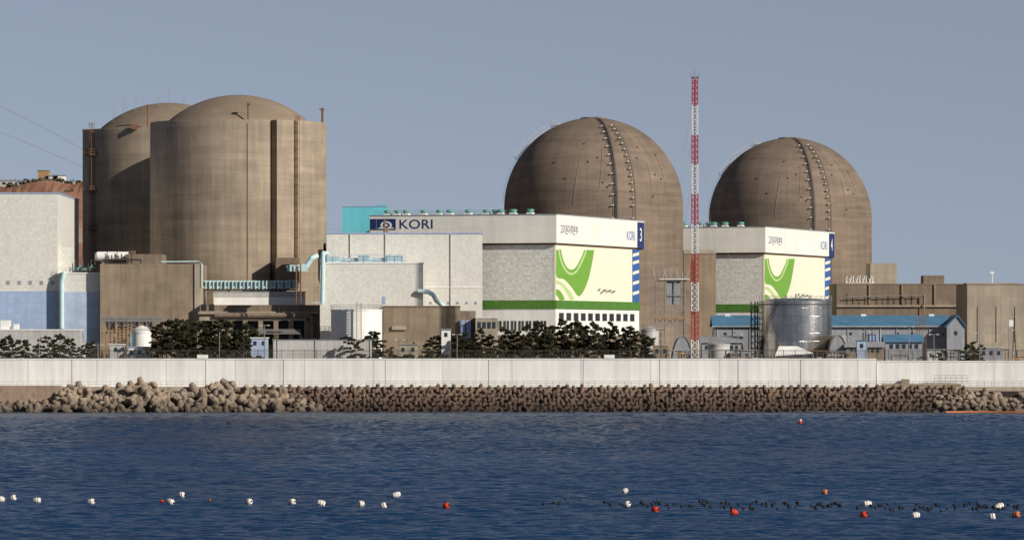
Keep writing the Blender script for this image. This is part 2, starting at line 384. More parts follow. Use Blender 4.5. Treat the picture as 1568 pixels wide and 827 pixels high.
# ---------------------------------------------------------------- containments with hemispherical dome
def containment(px,D,R=21.7,zsp=47.0):
    c=(X(px,D),D,0); o=Obj('reactor_containment_dome',(c[0],c[1],G))
    pr=[(R,G-1)]+[(R,G+(zsp-G)*i/8) for i in range(1,9)]
    for i in range(1,41):
        a_=math.pi/2*i/40; pr.append((max(R*math.cos(a_),.001),zsp+R*math.sin(a_)))
    o.p('concrete_shell','shell3',True).rev(c,pr,192)
    def P(th,z=None,ph=None,off=0):
        t=math.radians(th)
        if ph is None: r=R+off; zz=z
        else: r=(R+off)*math.cos(ph); zz=zsp+(R+off)*math.sin(ph)
        return Vector((c[0]+r*math.sin(t),c[1]-r*math.cos(t),zz))
    for th,ph0,wid in ((13,1.5,1.0),(25.5,1.06,.7)):
        a=o.p('tendon_access_strip','dark'); b_=o.p('strip_rails','darksteel'); b2=o.p('strip_lamps','white')
        seq=[('z',G+i*(zsp-G)/26) for i in range(26)]+[('p',i*ph0/26) for i in range(27)]
        def PP(s,th_,off): return P(th_,z=s[1],off=off) if s[0]=='z' else P(th_,ph=s[1],off=off)
        def dth(s): 
            cr_=1 if s[0]=='z' else max(math.cos(s[1]),.12); return math.degrees(wid*.5/(R*cr_))
        for s0,s1 in zip(seq[:-1],seq[1:]):
            if th==13:
                d0=dth(s0)*.7;d1=dth(s1)*.7
                v=[PP(s0,th-d0,.06),PP(s0,th+d0,.06),PP(s1,th+d1,.06),PP(s1,th-d1,.06)]
                a.add([tuple(q) for q in v],[(0,1,2,3)])
            for sg in (-1,1):
                b_.rod(PP(s0,th+sg*dth(s0),.25),PP(s1,th+sg*dth(s1),.25),.05,n=4)
        for k,s in enumerate(seq):
            if k%2 or (s[0]=='p' and s[1]>1.1): continue
            d=dth(s)
            b_.rod(PP(s,th-d*1.0,.05),PP(s,th-d*1.4,.75),.07,n=4)
            b_.rod(PP(s,th-d*1.4,.55),PP(s,th+d*1.0,.55),.07,n=4)
            q=PP(s,th-d*1.45,.7); b2.box(q.x-.24,q.x+.14,q.y-.2,q.y+.2,q.z-.11,q.z+.12)
    a=o.p('dome_stairway','greyL')
    prev=None
    for i in range(0,60):
        ph=.05+i*.0185; big=ph>.55; q=P(-84,ph=ph,off=.25); q2=P(-84,ph=ph,off=1.3 if big else .55)
        if i%2==0: a.rod(q,q2,.07 if big else .05,n=4)
        if prev:
            if big or i%2: a.rod(prev[1],q2,.08 if big else .04,n=4)
            if big: a.rod(prev[0],q,.11,n=4)
        prev=(q,q2)
    q=P(-84,ph=1.16,off=1); a.box(q.x-.6,q.x+1.2,q.y-1,q.y+1,q.z-.9,q.z-.6); a.rail((q.x-.6,q.y-1,q.z-.6),(q.x+1.2,q.y-1,q.z-.6),1.1,.6,.05)
    a=o.p('apex_ring','conc2'); a.rev((c[0],c[1],0),[(3.2,zsp+R-.35),(3.2,zsp+R+.02),(2.6,zsp+R+.08),(.01,zsp+R+.12)],32)
    b_=o.p('lugs','darksteel')
    for th,ph in ((-5,.5),(2,.55),(-9,.75),(20,.8),(33,.55),(45,.35),(50,.3),(-20,.3),(5,.25),(8,.2),(55,.6),(38,.7),(-30,.5),(40,.1)):
        q=P(th,ph=ph,off=.05); b_.ball(tuple(q),.24,6,4)
    a=o.p('surface_conduits','conc2')
    for th,p0_,p1_ in ((-14,0,.55),(3,.2,.7),(38,0,.5),(52,.1,.62)):
        k=10
        for i in range(k): a.rod(P(th+i*.3,ph=p0_+(p1_-p0_)*i/k,off=.03),P(th+(i+1)*.3,ph=p0_+(p1_-p0_)*(i+1)/k,off=.03),.09,n=4)
    o.done(); return c
containment(909,1226); containment(1210,1348)

# ---------------------------------------------------------------- turbine buildings
PHI=math.radians(18); cs,sn=math.cos(PHI),math.sin(PHI); CX,CD=9.63,1130.0
def ly(p):
    k=(p-784)/F; return (k*CD-CX)/(sn-k*cs)
def rz(p,q): return EYE-(q-HOR)/F*(CD+cs*ly(p))
def lx(p):
    k=(p-784)/F; return (k*CD-CX)/(cs+k*sn)
def lz(p,q): return EYE-(q-HOR)/F*(CD-sn*lx(p))
def turbine(cx,cd,num,sign):
    Mx=Matrix(((cs,sn,0,cx),(-sn,cs,0,cd),(0,0,1,0),(0,0,0,1)))
    o=Obj('turbine_building',(cx,cd,G),Mx)
    W=43.2 ; Ln=ly(979); Lu=ly(984)
    zt=42.9; zm=36.6; zg1=23.8; zg0=21.9
    o.p('lower_siding','siding2').box(-W,-.5,.5,Ln,zg1,zm)
    o.p('cream_wall','cream').box(-.5,0,.45,Ln+.05,zg1,zm)
    o.p('upper_fascia','upper').box(-W-.6,.45,-.45,Lu,zm,zt)
    t=o.p('soffit_trim','brown'); t.box(-W-.5,.15,.0,Lu-.3,zm-.42,zm-.003)
    t=o.p('roof_edge','grey'); t.box(-W-.7,.55,-.55,Lu+.1,zt+.003,zt+.18)
    o.p('green_band','green').box(-W,.12,.38,Ln+.1,zg0,zg1-.003)
    o.p('base_wall','white').box(-W,-.05,.55,Ln,16.0,zg0-.003)
    o.p('base_plinth','conc2').box(-W-.3,.1,.3,Ln+.2,G-.5,15.99)
    g=o.p('windows','glass'); fr=o.p('window_frames','white')
    n=11
    for i in range(n):
        y0=3+i*(Ln-5)/n; g.box(-.04,.03,y0,y0+(Ln-5)/n*.62,19.3,21.0)
    for i in range(12):
        x0_=-1.8-(i+1)*1.75; g.box(x0_,x0_+1.3,.5,.54,17.0,19.2); fr.box(x0_+.6,x0_+.7,.46,.5,17,19.2)
    dk=o.p('vehicle_door','dark'); dk.box(-.03,.02,14,20,16.2,18.4)
    y0,y1=ly(968),ly(978.8)
    o.p('navy_stripe','blue').box(0,.05,y0,y1,zg1+.02,zm-.45)
    sl=o.p('stripe_slashes','cream')
    for z0_ in (25.4,27.8,30.2,32.6,34.4): sl.add([(.056,y0+.3,z0_),(.056,y1-.3,z0_+.5),(.056,y1-.3,z0_+1.2),(.056,y0+.3,z0_+.7)],[(0,1,2,3)])
    y0,y1=ly(973),ly(983.5)
    o.p('number_panel','navy').box(.45,.5,y0,y1,zm-.2,zt-.3)
    text_on(o.p('number','white'),num,(.506,y0+2,zm+1.5),(0,1,0),(y1-y0)-4,3.2)
    text_on(o.p('fascia_lettering','navy'),'고리원자력본부',(.456,ly(855.5),lz(850,358.5)),(0,1,0),ly(882)-ly(855.5),2.2)
    text_on(o.p('fascia_lettering_2','blue'),'KORI',(.456,ly(957),zm+1.6),(0,1,0),ly(969.5)-ly(957),2.2)
    def strip(part,m,A,B,off):
        mb=o.p(part,m)
        k=24
        def samp(C,t):
            s=t*(len(C)-1); i=min(int(s),len(C)-2); f=s-i
            p0=C[max(i-1,0)];p1=C[i];p2=C[i+1];p3=C[min(i+2,len(C)-1)]
            r=[]
            for j in (0,1): r.append(.5*((2*p1[j])+(-p0[j]+p2[j])*f+(2*p0[j]-5*p1[j]+4*p2[j]-p3[j])*f*f+(-p0[j]+3*p1[j]-3*p2[j]+p3[j])*f**3))
            return r
        for i in range(k):
            q=[samp(A,i/k),samp(A,(i+1)/k),samp(B,(i+1)/k),samp(B,i/k)]
            mb.poly([(off,max(.5,ly(p)),EYE-(z-HOR)/F*(CD+cs*ly(p))) for p,z in q])
    strip('swoosh_green','swoosh',[(851.5,383),(851.5,402),(852,424),(864,428),(876,441),(887,454),(899,434),(906,406),(910,383)],
                              [(859,382),(861,393),(865,404),(870,411),(875,413),(881,410),(887,400),(892,390),(894,383)],.012)
    strip('swoosh_light','swoosh2',[(855,383),(857,396),(862,410),(869,419),(876,421),(884,416),(891,403),(896,392),(898,383)],[(857,383),(859,395),(864,408),(870,416),(876,418),(883,413),(889,401),(894,390),(896,383)],.018)
    strip('swoosh_light_2','swoosh2',[(851.5,430),(858,431),(866,438),(874,448),(880,458)],[(851.5,435),(857,436),(863,442),(869,451),(873,460)],.020)
    strip('swoosh_green_2','swoosh',[(851.5,443),(856,444),(861,450),(865,459)],[(851.5,452),(853,453),(855,456),(857,460)],.020)
    rd=o.p('reed_motif','steel')
    rr=random.Random(2)
    for i in range(14):
        p=914+i*1.9; q=449-rr.random()*5; yy=ly(p); zz=rz(p,q); rd.add([(.02,yy,zz-.35),(.02,yy+1.4,zz-.1),(.02,yy+2.4,zz+.45),(.02,yy+.8,zz+.2)],[(0,1,2,3)])
    v=o.p('roof_ventilators','teal',True); k=o.p('ventilator_bases','white')
    rr=random.Random(4)
    for p in (584,600,612,640,664,679,706,734,748,758,776,803):
        xx=lx(p)
        yy=4+rr.random()*1.5; k.box(xx-.7,xx+.7,yy-.9,yy+.9,zt+.2,zt+.6)
        v.rev((xx,yy,0),[(.65,zt+.6),(.65,zt+.9),(.85,zt+.92),(.85,zt+1.25),(.6,zt+1.4),(.01,zt+1.45)],14)
    r=o.p('roof_rail','steel'); r.rail((-W,1,zt+.2),(-10,1,zt+.2),.9,1.8,.035,2)
    if sign:
        x0_,x1_=lx(578),lx(607); z0_,z1_=lz(590,352.5),lz(590,335.5)
        o.p('logo_panel','navy').box(x0_,x1_,-.5,-.455,z0_,z1_)
        lg=o.p('logo','white'); cx_=(x0_+x1_)/2; cz=(z0_+z1_)/2-.2
        def ring(r0,r1,t0,t1,off=-.507,sx=1.45):
            n_=20
            for i in range(n_):
                a0=t0+(t1-t0)*i/n_; a1=t0+(t1-t0)*(i+1)/n_
                lg.add([(cx_+sx*r*math.cos(t),off,cz+r*math.sin(t)) for r,t in ((r0,a0),(r1,a0),(r1,a1),(r0,a1))],[(0,1,2,3)])
        ring(.6,.95,0,6.283); ring(0,.28,0,6.283)
        lg.box(cx_-1.9,cx_-.7,-.51,-.502,cz-.75,cz-.5); lg.box(cx_+.7,cx_+1.8,-.51,-.502,cz-.75,cz-.5)
        text_on(o.p('sign_lettering','navy'),'KORI',(lx(612.5),-.458,lz(612,351)),(1,0,0),lx(663.5)-lx(612.5),lz(612,336.5)-lz(612,351))
        o.p('sign_frame','navy').box(lx(567.5),lx(577),-.5,-.455,z0_,z1_)
    return o.done()
turbine(CX,CD,'3',True)
turbine(X(1170,1255),1255.0,'4',False)

# ---------------------------------------------------------------- other buildings
def bld(name,p0,p1,q,D,dep,m,trim=None,th=.35,extra=None,par=.0):
    x0,x1=X(p0,D),X(p1,D); zt=Z(q,D); o=Obj(name,((x0+x1)/2,D+dep/2,G))
    o.p('walls',m).box(x0,x1,D,D+dep,G-.5,zt)
    if trim: o.p('roof_edge',trim).box(x0-.12,x1+.12,D-.12,D+dep+.12,zt+.003,zt+th)
    if extra: extra(o,D,x0,x1,zt)
    return o.done()
def win(o,D,p0,p1,q0,q1,n=1,gap=.3,part='windows',m='glass',proud=.04):
    w=(p1-p0)/n
    for i in range(n): o.p(part,m).box(X(p0+i*w+w*gap/2,D),X(p0+(i+1)*w-w*gap/2,D),D-proud,D-.005,Z(q1,D),Z(q0,D))
def e(o,D,x0,x1,zt):
    win(o,D,-240,87.8,446,505,1,0,'blue_cladding','bluepanel',.12)
    a=o.p('roof_rail','steel'); a.rail((X(88,D)-.5,D,zt),(X(88,D)-.5,D+40,zt),1.1)
    o.p('stair_landing','siding').box(X(88,D)+.01,X(108,D),D+4,D+9,G,Z(378,D))
    for i in range(5): o.p('louvres','grey').box(X(10+i*17,D),X(15+i*17,D),D-.06,D-.01,Z(436,D),Z(430,D))
bld('turbine_hall',-240,88,297,1120,55,'siding','bluetrim',.3,e)
def e(o,D,x0,x1,zt):
    win(o,D,88.8,152.6,447,524,1,0,'blue_cladding','bluepanel2',.1)
    a=o.p('downpipe','cyanpipe'); a.pipe([(X(98,D),D+1,zt+.2),(X(98,D),D-.7,zt+.1),(X(95,D),D-.7,Z(432,D)),(X(95,D),D-.7,Z(503,D))],.5)
    a=o.p('flat_roof_kit','steel'); a.rail((x0,D+.3,zt+.3),(X(150,D),D+.3,zt+.3),1.0,1.5,.04)
    o.p('roof_plant','darksteel').box(X(112,D),X(138,D),D+2.5,D+3.5,zt,zt+1.6)
    for i in range(9): o.p('roof_plant','darksteel').rod((X(106+i*4,D),D+2,zt),(X(106+i*4,D),D+2,zt+1.5+i%3*.8),.12)
    for i in range(4): o.p('roof_pipes','teal').rod((X(108+i*9,D),D+1.5,zt+.9),(X(114+i*9,D),D+1.5,zt+.9+i%2),.2)
bld('service_building',88.3,153,419,1118.5,5.2,'siding','white',.25,e)
bld('low_annex',-220,122,506,1095,9,'greyL','white',.25,lambda o,D,x0,x1,zt:(win(o,D,0,45,520,527,4),o.p('roof_units','white').box(X(0,D),X(14,D),D+1,D+4,zt+.3,zt+2.2),o.p('roof_units','white').box(X(20,D),X(27,D),D+1,D+4,zt+.3,zt+1.4)))
def e(o,D,x0,x1,zt):
    o.p('upper_step','conc2').box(X(190,D),X(246,D),D+3,D+18,zt,Z(389,D)); 
    o.p('corner_pier','concL').box(X(298,D),X(307,D)+.05,D-.3,D+8,G,zt+.1)
    a=o.p('roof_pipes','darksteel')
    rr=random.Random(5)
    for i in range(9): p=160+i*5; a.rod((X(p,D),D+2,zt),(X(p,D),D+2,zt+rr.uniform(.6,2.4)),.14)
    a.pipe([(X(156,D),D+1.5,zt+1),(X(215,D),D+1.5,zt+1),(X(215,D),D+1.5,zt+.2)],.18)
    o.p('roof_pipes2','cyanpipe').pipe([(X(246,D),D+1,zt+.5),(X(303,D),D+1,zt+.6),(X(309,D),D-.4,zt),(X(309,D),D-.4,Z(440,D))],.16)
    win(o,D,160,236,487,505,4,.3,'bays','dark',.03)
bld('auxiliary_building',153.3,307,404.5,1116,24,'conc',None,.3,e)
D=1124; o=Obj('horizontal_pressure_vessel',(X(175,D),D,Z(398,D))); a=o.p('shell','white',True)
zc=Z(393,D); a.rod((X(150,D),D,zc),(X(200,D),D,zc),1.1,n=20,cap=False); a.ball((X(150,D),D,zc),1.1,20,10,(.6,1,1)); a.ball((X(200,D),D,zc),1.1,20,10,(.6,1,1))
a=o.p('saddles','steel'); 
for p in (158,192): a.box(X(p,D)-.3,X(p,D)+.3,D-1,D+1,Z(406,D),zc-.8)
a=o.p('service_piping','darksteel')
for p in (146,165,180,205): a.rod((X(p,D),D-1.3,Z(406,D)),(X(p,D),D-1.3,Z(386,D)),.1,n=5)
a.rod((X(142,D),D-1.4,Z(399,D)),(X(206,D),D-1.4,Z(399,D)),.1,n=5)
o.p('ring','rust').box(X(201,D),X(207,D),D-1.3,D+1.3,zc-1.2,zc+1.3); o.done()
D=1128; o=Obj('pipe_bridge',(X(380,D),D,Z(440,D))); a=o.p('ducts','cyanpipe',True)
for k,q in enumerate((431.5,434.5,437.5,440.5)): a.rod((X(306,D),D-k*.5,Z(q,D)),(X(455,D),D-k*.5,Z(q,D)),.26,n=8)
b_=o.p('frames','darksteel')
for i in range(13):
    p=308+i*11.6; b_.box(X(p,D)-.1,X(p,D)+.1,D-2.1,D-1.9,Z(443,D),Z(431,D)); 
a2=o.p('hangers','cyanpipe'); 
for i in range(26): a2.box(X(308+i*5.8,D)+.24,X(308+i*5.8,D)+.5,D-1.9,D+.6,Z(443,D),Z(430,D))
b_.box(X(306,D),X(455,D),D-1.7,D+.6,Z(445,D),Z(443.2,D))
for p in (312,350,390,430): b_.rod((X(p,D),D-1,G),(X(p,D),D-1,Z(444,D)),.25)
o.done()
bld('white_shed',327,466,448,1126,6,'white','grey',.25,lambda o,D,x0,x1,zt:[o.p('roof_sheets','greyL').box(x0+.2,x1-.2,D-.05,D-.01,Z(455,D),Z(449,D))])
def e(o,D,x0,x1,zt):
    a=o.p('slab_edge','concL'); a.box(x0-.3,x1+.3,D-.8,D-.01,Z(481,D),Z(477,D)); a.box(X(306,D),X(470,D),D-1.8,D-.01,Z(491,D),Z(485,D))
    win(o,D,306,330,466,476,2,.3,'openings','dark',.03)
    win(o,D,306,470,492,528,7,.12,'bays','dark',.03)
    a=o.p('columns','conc')
    for i in range(8): p=306+i*23.4; a.box(X(p,D)-.5,X(p,D)+.5,D-1.7,D-.05,G,Z(491.1,D))
    a=o.p('pipes','conc2',True); a.pipe([(X(330,D),D-2.2,Z(483,D)),(X(473,D),D-2.2,Z(483,D)),(X(478,D),D-2.2,Z(488,D)),(X(478,D),D-2.2,Z(525,D))],.55)
    a=o.p('thin_pipes','steel',True)
    for k in range(4): a.pipe([(X(380+k*5,D),D-2.6-k*.3,Z(505+k*2,D)),(X(460,D),D-2.6-k*.3,Z(505+k*2,D)),(X(460+k*4,D),D-2.6,Z(530,D))],.12)
bld('intake_structure',306,503,467,1114,12,'conc2',None,.3,e)
def e(o,D,x0,x1,zt):
    a=o.p('roof_rail','steel'); a.rail((x0,D+.2,zt+.35),(x1,D+.2,zt+.35),.7,1.5,.03,1)
    o.p('vent_stack','rust').rod((X(588,D),D+3,zt),(X(588,D),D+3,Z(336,D)),.2); o.p('vent_stack','rust').rod((X(592,D),D+3,zt),(X(592,D),D+3,Z(348,D)),.16)
    o.p('lower_ledge','white').box(X(648,D),X(738,D),D-.1,D-.01,Z(441,D),Z(439,D))
    win(o,D,652,735,462,466,6,.7,'louvres','grey',.03)
    for p in (536,590,690): o.p('downspouts','greyL').rod((X(p,D),D-.15,G),(X(p,D),D-.15,zt),.1)
bld('access_building',500,738,358.5,1116,12,'siding','bluetrim',.3,e)
def e(o,D,x0,x1,zt):
    win(o,D,585,590,454,466,1,0,'door','bluetrim',.04)
    a=o.p('roof_ducts','cyanpipe',True)
    a.rod((X(500,D),D+2,Z(398,D)),(X(615,D),D+2,Z(398,D)),.4); a.box(X(590,D),X(617,D),D+1,D+4,zt,Z(391,D)); a.box(X(500,D),X(520,D),D+1,D+4,zt,Z(393,D)); a.box(X(548,D),X(566,D),D+1,D+3,zt,Z(390,D))
    a=o.p('roof_frame','bluetrim'); a.rail((x0,D+.5,zt),(X(620,D),D+.5,zt),2.0,1.6,.06,3)
    a=o.p('drop_duct','cyanpipe',True); a.pipe([(X(440,D),D-3,Z(412,D)),(X(470,D),D-3,Z(408,D)),(X(478,D),D-3,Z(396,D)),(X(486,D),D-2,Z(392,D))],.6,12)
    a.pipe([(X(500,D),D+3,Z(388,D)),(X(495,D),D-1,Z(388,D)),(X(494,D),D-1.3,Z(466,D))],.5,12)
    a.box(X(445,D),X(472,D),D-4.4,D-3.4,Z(416,D),Z(406,D)); a.box(X(478,D),X(500,D),D-4,D-3.5,Z(464,D),Z(463,D))
    a=o.p('duct_frame','rust'); a.rod((X(462,D),D-5,Z(465,D)),(X(462,D),D-5,Z(405,D)),.15); a.rod((X(455,D),D-5,Z(465,D)),(X(455,D),D-5,Z(405,D)),.12)
    for q in range(410,465,5): a.rod((X(455,D),D-5,Z(q,D)),(X(462,D),D-5,Z(q,D)),.06)
    a=o.p('elbow_duct','cyanpipe',True); a.pipe([(X(640,D),D-.7,Z(446,D)),(X(656,D),D-1,Z(447,D)),(X(664,D),D-1,Z(452,D)),(X(668,D),D-1,Z(460,D)),(X(678,D),D-1,Z(468,D)),(X(678,D),D-1,Z(480,D))],.5,12)
bld('switchgear_building',490,648,404,1107,8,'siding','white',.3,e)
bld('penthouse',524,592,317,1160,8,'cyan','bluetrim',.3,lambda o,D,x0,x1,zt:[o.p('roof_box','cyan').box(X(577,D),X(592,D),D-.2,D+5,zt+.31,zt+.55)])
def e(o,D,x0,x1,zt):
    win(o,D,600,622,499,505,1,0,'ledge','concL',.5)
    o.p('upper_part','conc2').box(X(704,D),X(728,D),D+1,D+9,G,Z(476,D)); win(o,D,704,722,490,518,2,.2,'blue_doors','bluetrim',.9)
bld('pump_house',587,704,470,1103,9,'conc','conc2',.25,e)
bld('stores_building',728,762,487,1100,9,'concL','white',.2,lambda o,D,x0,x1,zt:win(o,D,730,760,493,503,4))
def e(o,D,x0,x1,zt):
    for p in (418,424,482,566): o.p('posts','darksteel').box(X(p,D)-.07,X(p,D)+.07,D-.08,D-.01,G,zt+.5)
bld('panel_shed',418,569,521,1076,5,'greyL','grey',.15,e)
bld('grey_annex',1047,1096,389,1238,14,'conc',None,.3,lambda o,D,x0,x1,zt:(o.p('fascia','concL').box(x0,x1+.1,D-.2,D+14,zt+.003,zt+1.0),win(o,D,1060,1064,400,480,1,0,'downpipe','brown',.3)))
def e(o,D,x0,x1,zt):
    o.p('ledge','concL').box(x0,x1,D-.5,D-.01,Z(470,D),Z(467,D))
    o.p('roof_house','conc2').box(X(1416,D),X(1448,D),D+4,D+12,zt,Z(421.5,D)); o.p('rear_block','concL').box(X(1338,D),X(1379,D),D+12,D+28,zt,Z(402,D))
    a=o.p('insulator_stacks','white')
    for i in range(9):
        p=1296+i*5; a.rod((X(p,D),D+2,zt),(X(p+ (4 if i%2 else 2),D),D+2,zt+2.1),.1); a.rod((X(p+4,D),D+2,zt),(X(p,D),D+2,zt+1.4),.08)
    for p in (1330,1380,1430): o.p('pilasters','conc').box(X(p,D),X(p+3,D),D-.35,D-.01,Z(466,D),zt)
    o.p('pipe','steel').pipe([(X(1295,D),D-1,Z(455,D)),(X(1415,D),D-1,Z(452,D)),(X(1415,D),D-1,Z(480,D))],.13)
    for i in range(14): q=1300+i*9; o.p('conduits','conc').rod((X(q,D),D-.4,Z(466,D)),(X(q,D),D-.4,Z(447+(i*7)%15,D)),.07)
bld('fuel_building',1281,1482,435.5,1240,30,'conc2','conc',.2,e)
def e(o,D,x0,x1,zt):
    o.p('roof_slab','concL').box(x0,X(1560,D),D+2,D+10,zt,Z(433,D))
    a=o.p('mast','white'); a.rod((X(1521,D),D+3,zt),(X(1521,D),D+3,Z(417,D)),.12); a.box(X(1518,D),X(1524,D),D+2.8,D+3.2,Z(419,D),Z(416,D))
    win(o,D,1482,1568,470,524,3,.95,'joints','dark',.02)
    win(o,D,1545,1552,490,500,1,0,'hatch','white',.05)
bld('control_building',1481,1700,436,1195,30,'concL','conc',.2,e)
# tanks
def tank(name,px,q,D,r,m,roofh=.6,stair=True):
    c=(X(px,D),D,0); zt=Z(q,D); o=Obj(name,(c[0],c[1],G)); 
    o.p('shell',m,True).rev(c,[(r,G-.5),(r,zt-.3),(r+.12,zt-.25),(r+.12,zt),(r,zt),(r*.6,zt+roofh*.7),(.01,zt+roofh)],72)
    a=o.p('roof_rail','steel'); n=36
    pp=[Vector((c[0]+r*math.sin(6.283*i/n),c[1]-r*math.cos(6.283*i/n),zt)) for i in range(n+1)]
    for i in range(n):
        a.rod(pp[i],pp[i]+Vector((0,0,1.0)),.035,n=4)
        for h in (.5,1.0): a.rod(pp[i]+Vector((0,0,h)),pp[i+1]+Vector((0,0,h)),.035,n=4)
    if stair:
        a=o.p('spiral_stair','darksteel'); k=40
        for i in range(k):
            t0=math.radians(-95+i*1.6); t1=math.radians(-95+(i+1)*1.6); z0=G+(zt-G)*i/k; z1=G+(zt-G)*(i+1)/k
            for rr in (r+.15,r+.9): 
                for h in (0,1.0): a.rod((c[0]+rr*math.sin(t0),c[1]-rr*math.cos(t0),z0+h),(c[0]+rr*math.sin(t1),c[1]-rr*math.cos(t1),z1+h),.06,n=4)
            a.rod((c[0]+(r+.1)*math.sin(t0),c[1]-(r+.1)*math.cos(t0),z0),(c[0]+(r+.9)*math.sin(t0),c[1]-(r+.9)*math.cos(t0),z0),.06,n=4)
    return o,c,zt
o,c,zt=tank('stainless_storage_tank',1218,461,1098,7.9,'stainless',.7)
a=o.p('top_band','darksteel'); a.rev(c,[(8.0,zt-.9),(8.08,zt-.85),(8.08,zt-.7),(8.0,zt-.65)],72)
a=o.p('scaffold','darksteel'); D=1098
for p in (1150,1156,1160,1166):
    for dy in (-2,1): a.rod((X(p,D),D+dy,G),(X(p,D),D+dy,Z(462,D)),.11,n=4)
for q in range(470,545,9):
    for dy in (-2,1): a.rod((X(1150,D),D+dy,Z(q,D)),(X(1168,D),D+dy,Z(q,D)),.09,n=4)
    a.box(X(1150,D),X(1158,D),D-2,D+1,Z(q,D),Z(q,D)+.1); a.rod((X(1150,D),D-2,Z(q,D)),(X(1160,D),D-2,Z(q+9,D)),.07,n=4)
a=o.p('nozzles','steel')
for p,h in ((1203,1.2),(1218,1.6),(1224,1.0),(1240,.8)): a.rod((X(p,D),D-2,zt),(X(p,D),D-2,zt+h),.16)
o.done()
o,c,zt=tank('white_storage_tank',546,474,1096,5.55,'white',.5,False)
a=o.p('ladder_tower','concL'); D=1089
for p in (546,553): a.rod((X(p,D),D,G),(X(p,D),D,Z(463,D)),.12,n=4)
for q in range(466,545,4): a.rod((X(546,D),D,Z(q,D)),(X(553,D),D,Z(q,D)),.07,n=4)
o.done()
o,c,zt=tank('small_storage_tank',1101,527,1082,2.3,'greyL',.4,False); o.done()
o,c,zt=tank('small_storage_tank',217,508,1092,2.1,'white',1.4,False); o.done()
o,c,zt=tank('small_storage_tank',995,505,1092,1.9,'greyL',.8,False); o.done()
def gable(name,p0,p1,qe,qr,D,dep,wm,rm,extra=None,tilt=0):
    x0,x1=X(p0,D),X(p1,D); ze=Z(qe,D); zr=Z(qr,D+dep/2); o=Obj(name,((x0+x1)/2,D+dep/2,G)); ym=D+dep/2
    a=o.p('walls',wm); a.box(x0,x1,D,D+dep,G-.5,ze)
    for xx in (x0,x1): a.poly([(xx,D,ze),(xx,D+dep,ze),(xx,ym,zr)])
    r=o.p('roof',rm); t=.25;ov=.5
    for s in (0,1):
        ya=D-ov if s==0 else D+dep+ov
        r.add([(x0-ov,ya,ze-.1),(x1+ov,ya,ze-.1),(x1+ov,ym,zr),(x0-ov,ym,zr),(x0-ov,ya,ze-.1+t),(x1+ov,ya,ze-.1+t),(x1+ov,ym,zr+t),(x0-ov,ym,zr+t)],[(3,2,1,0),(4,5,6,7),(0,1,5,4),(1,2,6,5),(3,0,4,7)])
    if extra: extra(o,D,x0,x1,ze)
    return o.done()
def e(o,D,x0,x1,ze):
    for p in (1108,1121,1300,1372,1395,1428,1442): win(o,D,p,p+5,509,513,1,.1)
    win(o,D,1284,1298,514,540,1,0,'roller_door','greyL',.06); win(o,D,1330,1345,512,540,1,0,'roller_door_2','bluetrim',.06)
    for i in range(0,14,4): o.p('ridge_vents','white').box(X(1110+i*26,D+7),X(1118+i*26,D+7),D+6.5,D+7.5,Z(484,D+7),Z(481,D+7))
    for i in range(15): o.p('downpipes','greyL').rod((X(1098+i*25,D),D-.15,G),(X(1098+i*25,D),D-.15,ze),.07)
    o.p('gutter','greyL').box(x0-.5,x1+.5,D-.75,D-.52,ze-.15,ze+.02)
gable('blue_roof_warehouse',1094,1452,499.5,484.5,1116,14,'grey','roofblue',e)
D=1112; o=Obj('gabled_annex',(X(1463,D),D,G)); xa,xb=X(1450,D),X(1477,D); ze=Z(500,D); zr=Z(484,D)
a=o.p('walls','grey'); a.add([(xa,D,G-.5),(xb,D,G-.5),(xb,D,ze),((xa+xb)/2+.4,D,zr),(xa,D,ze),(xa,D+15,G-.5),(xb,D+15,G-.5),(xb,D+15,ze),((xa+xb)/2+.4,D+15,zr),(xa,D+15,ze)],[(0,1,2,3,4),(1,6,7,2),(0,4,9,5),(5,9,8,7,6)])
xm=(xa+xb)/2+.4
a=o.p('roof','roofblue'); 
for xs,zs in ((xa-.4,ze-.2),(xb+.4,ze-.2)): a.add([(xs,D-.4,zs),(xm,D-.4,zr),(xm,D+15,zr),(xs,D+15,zs),(xs,D-.4,zs+.25),(xm,D-.4,zr+.25),(xm,D+15,zr+.25),(xs,D+15,zs+.25)],[(0,1,2,3),(4,5,6,7),(0,1,5,4),(0,3,7,4)])
o.p('window','glass').box(X(1461,D),X(1466,D),D-.05,D-.01,Z(513,D),Z(507,D)); o.done()
gable('blue_roof_shed',1356,1412,523,514,1090,6,'grey','roofblue',lambda o,D,x0,x1,ze:win(o,D,1360,1408,527,534,5,.4))
gable('workshop',1075,1135,524,517,1095,7,'grey','grey',lambda o,D,x0,x1,ze:win(o,D,1078,1132,529,535,7,.4))
gable('gatehouse',1296,1352,531,525,1084,5,'conc','grey',lambda o,D,x0,x1,ze:win(o,D,1300,1348,534,540,6,.4))
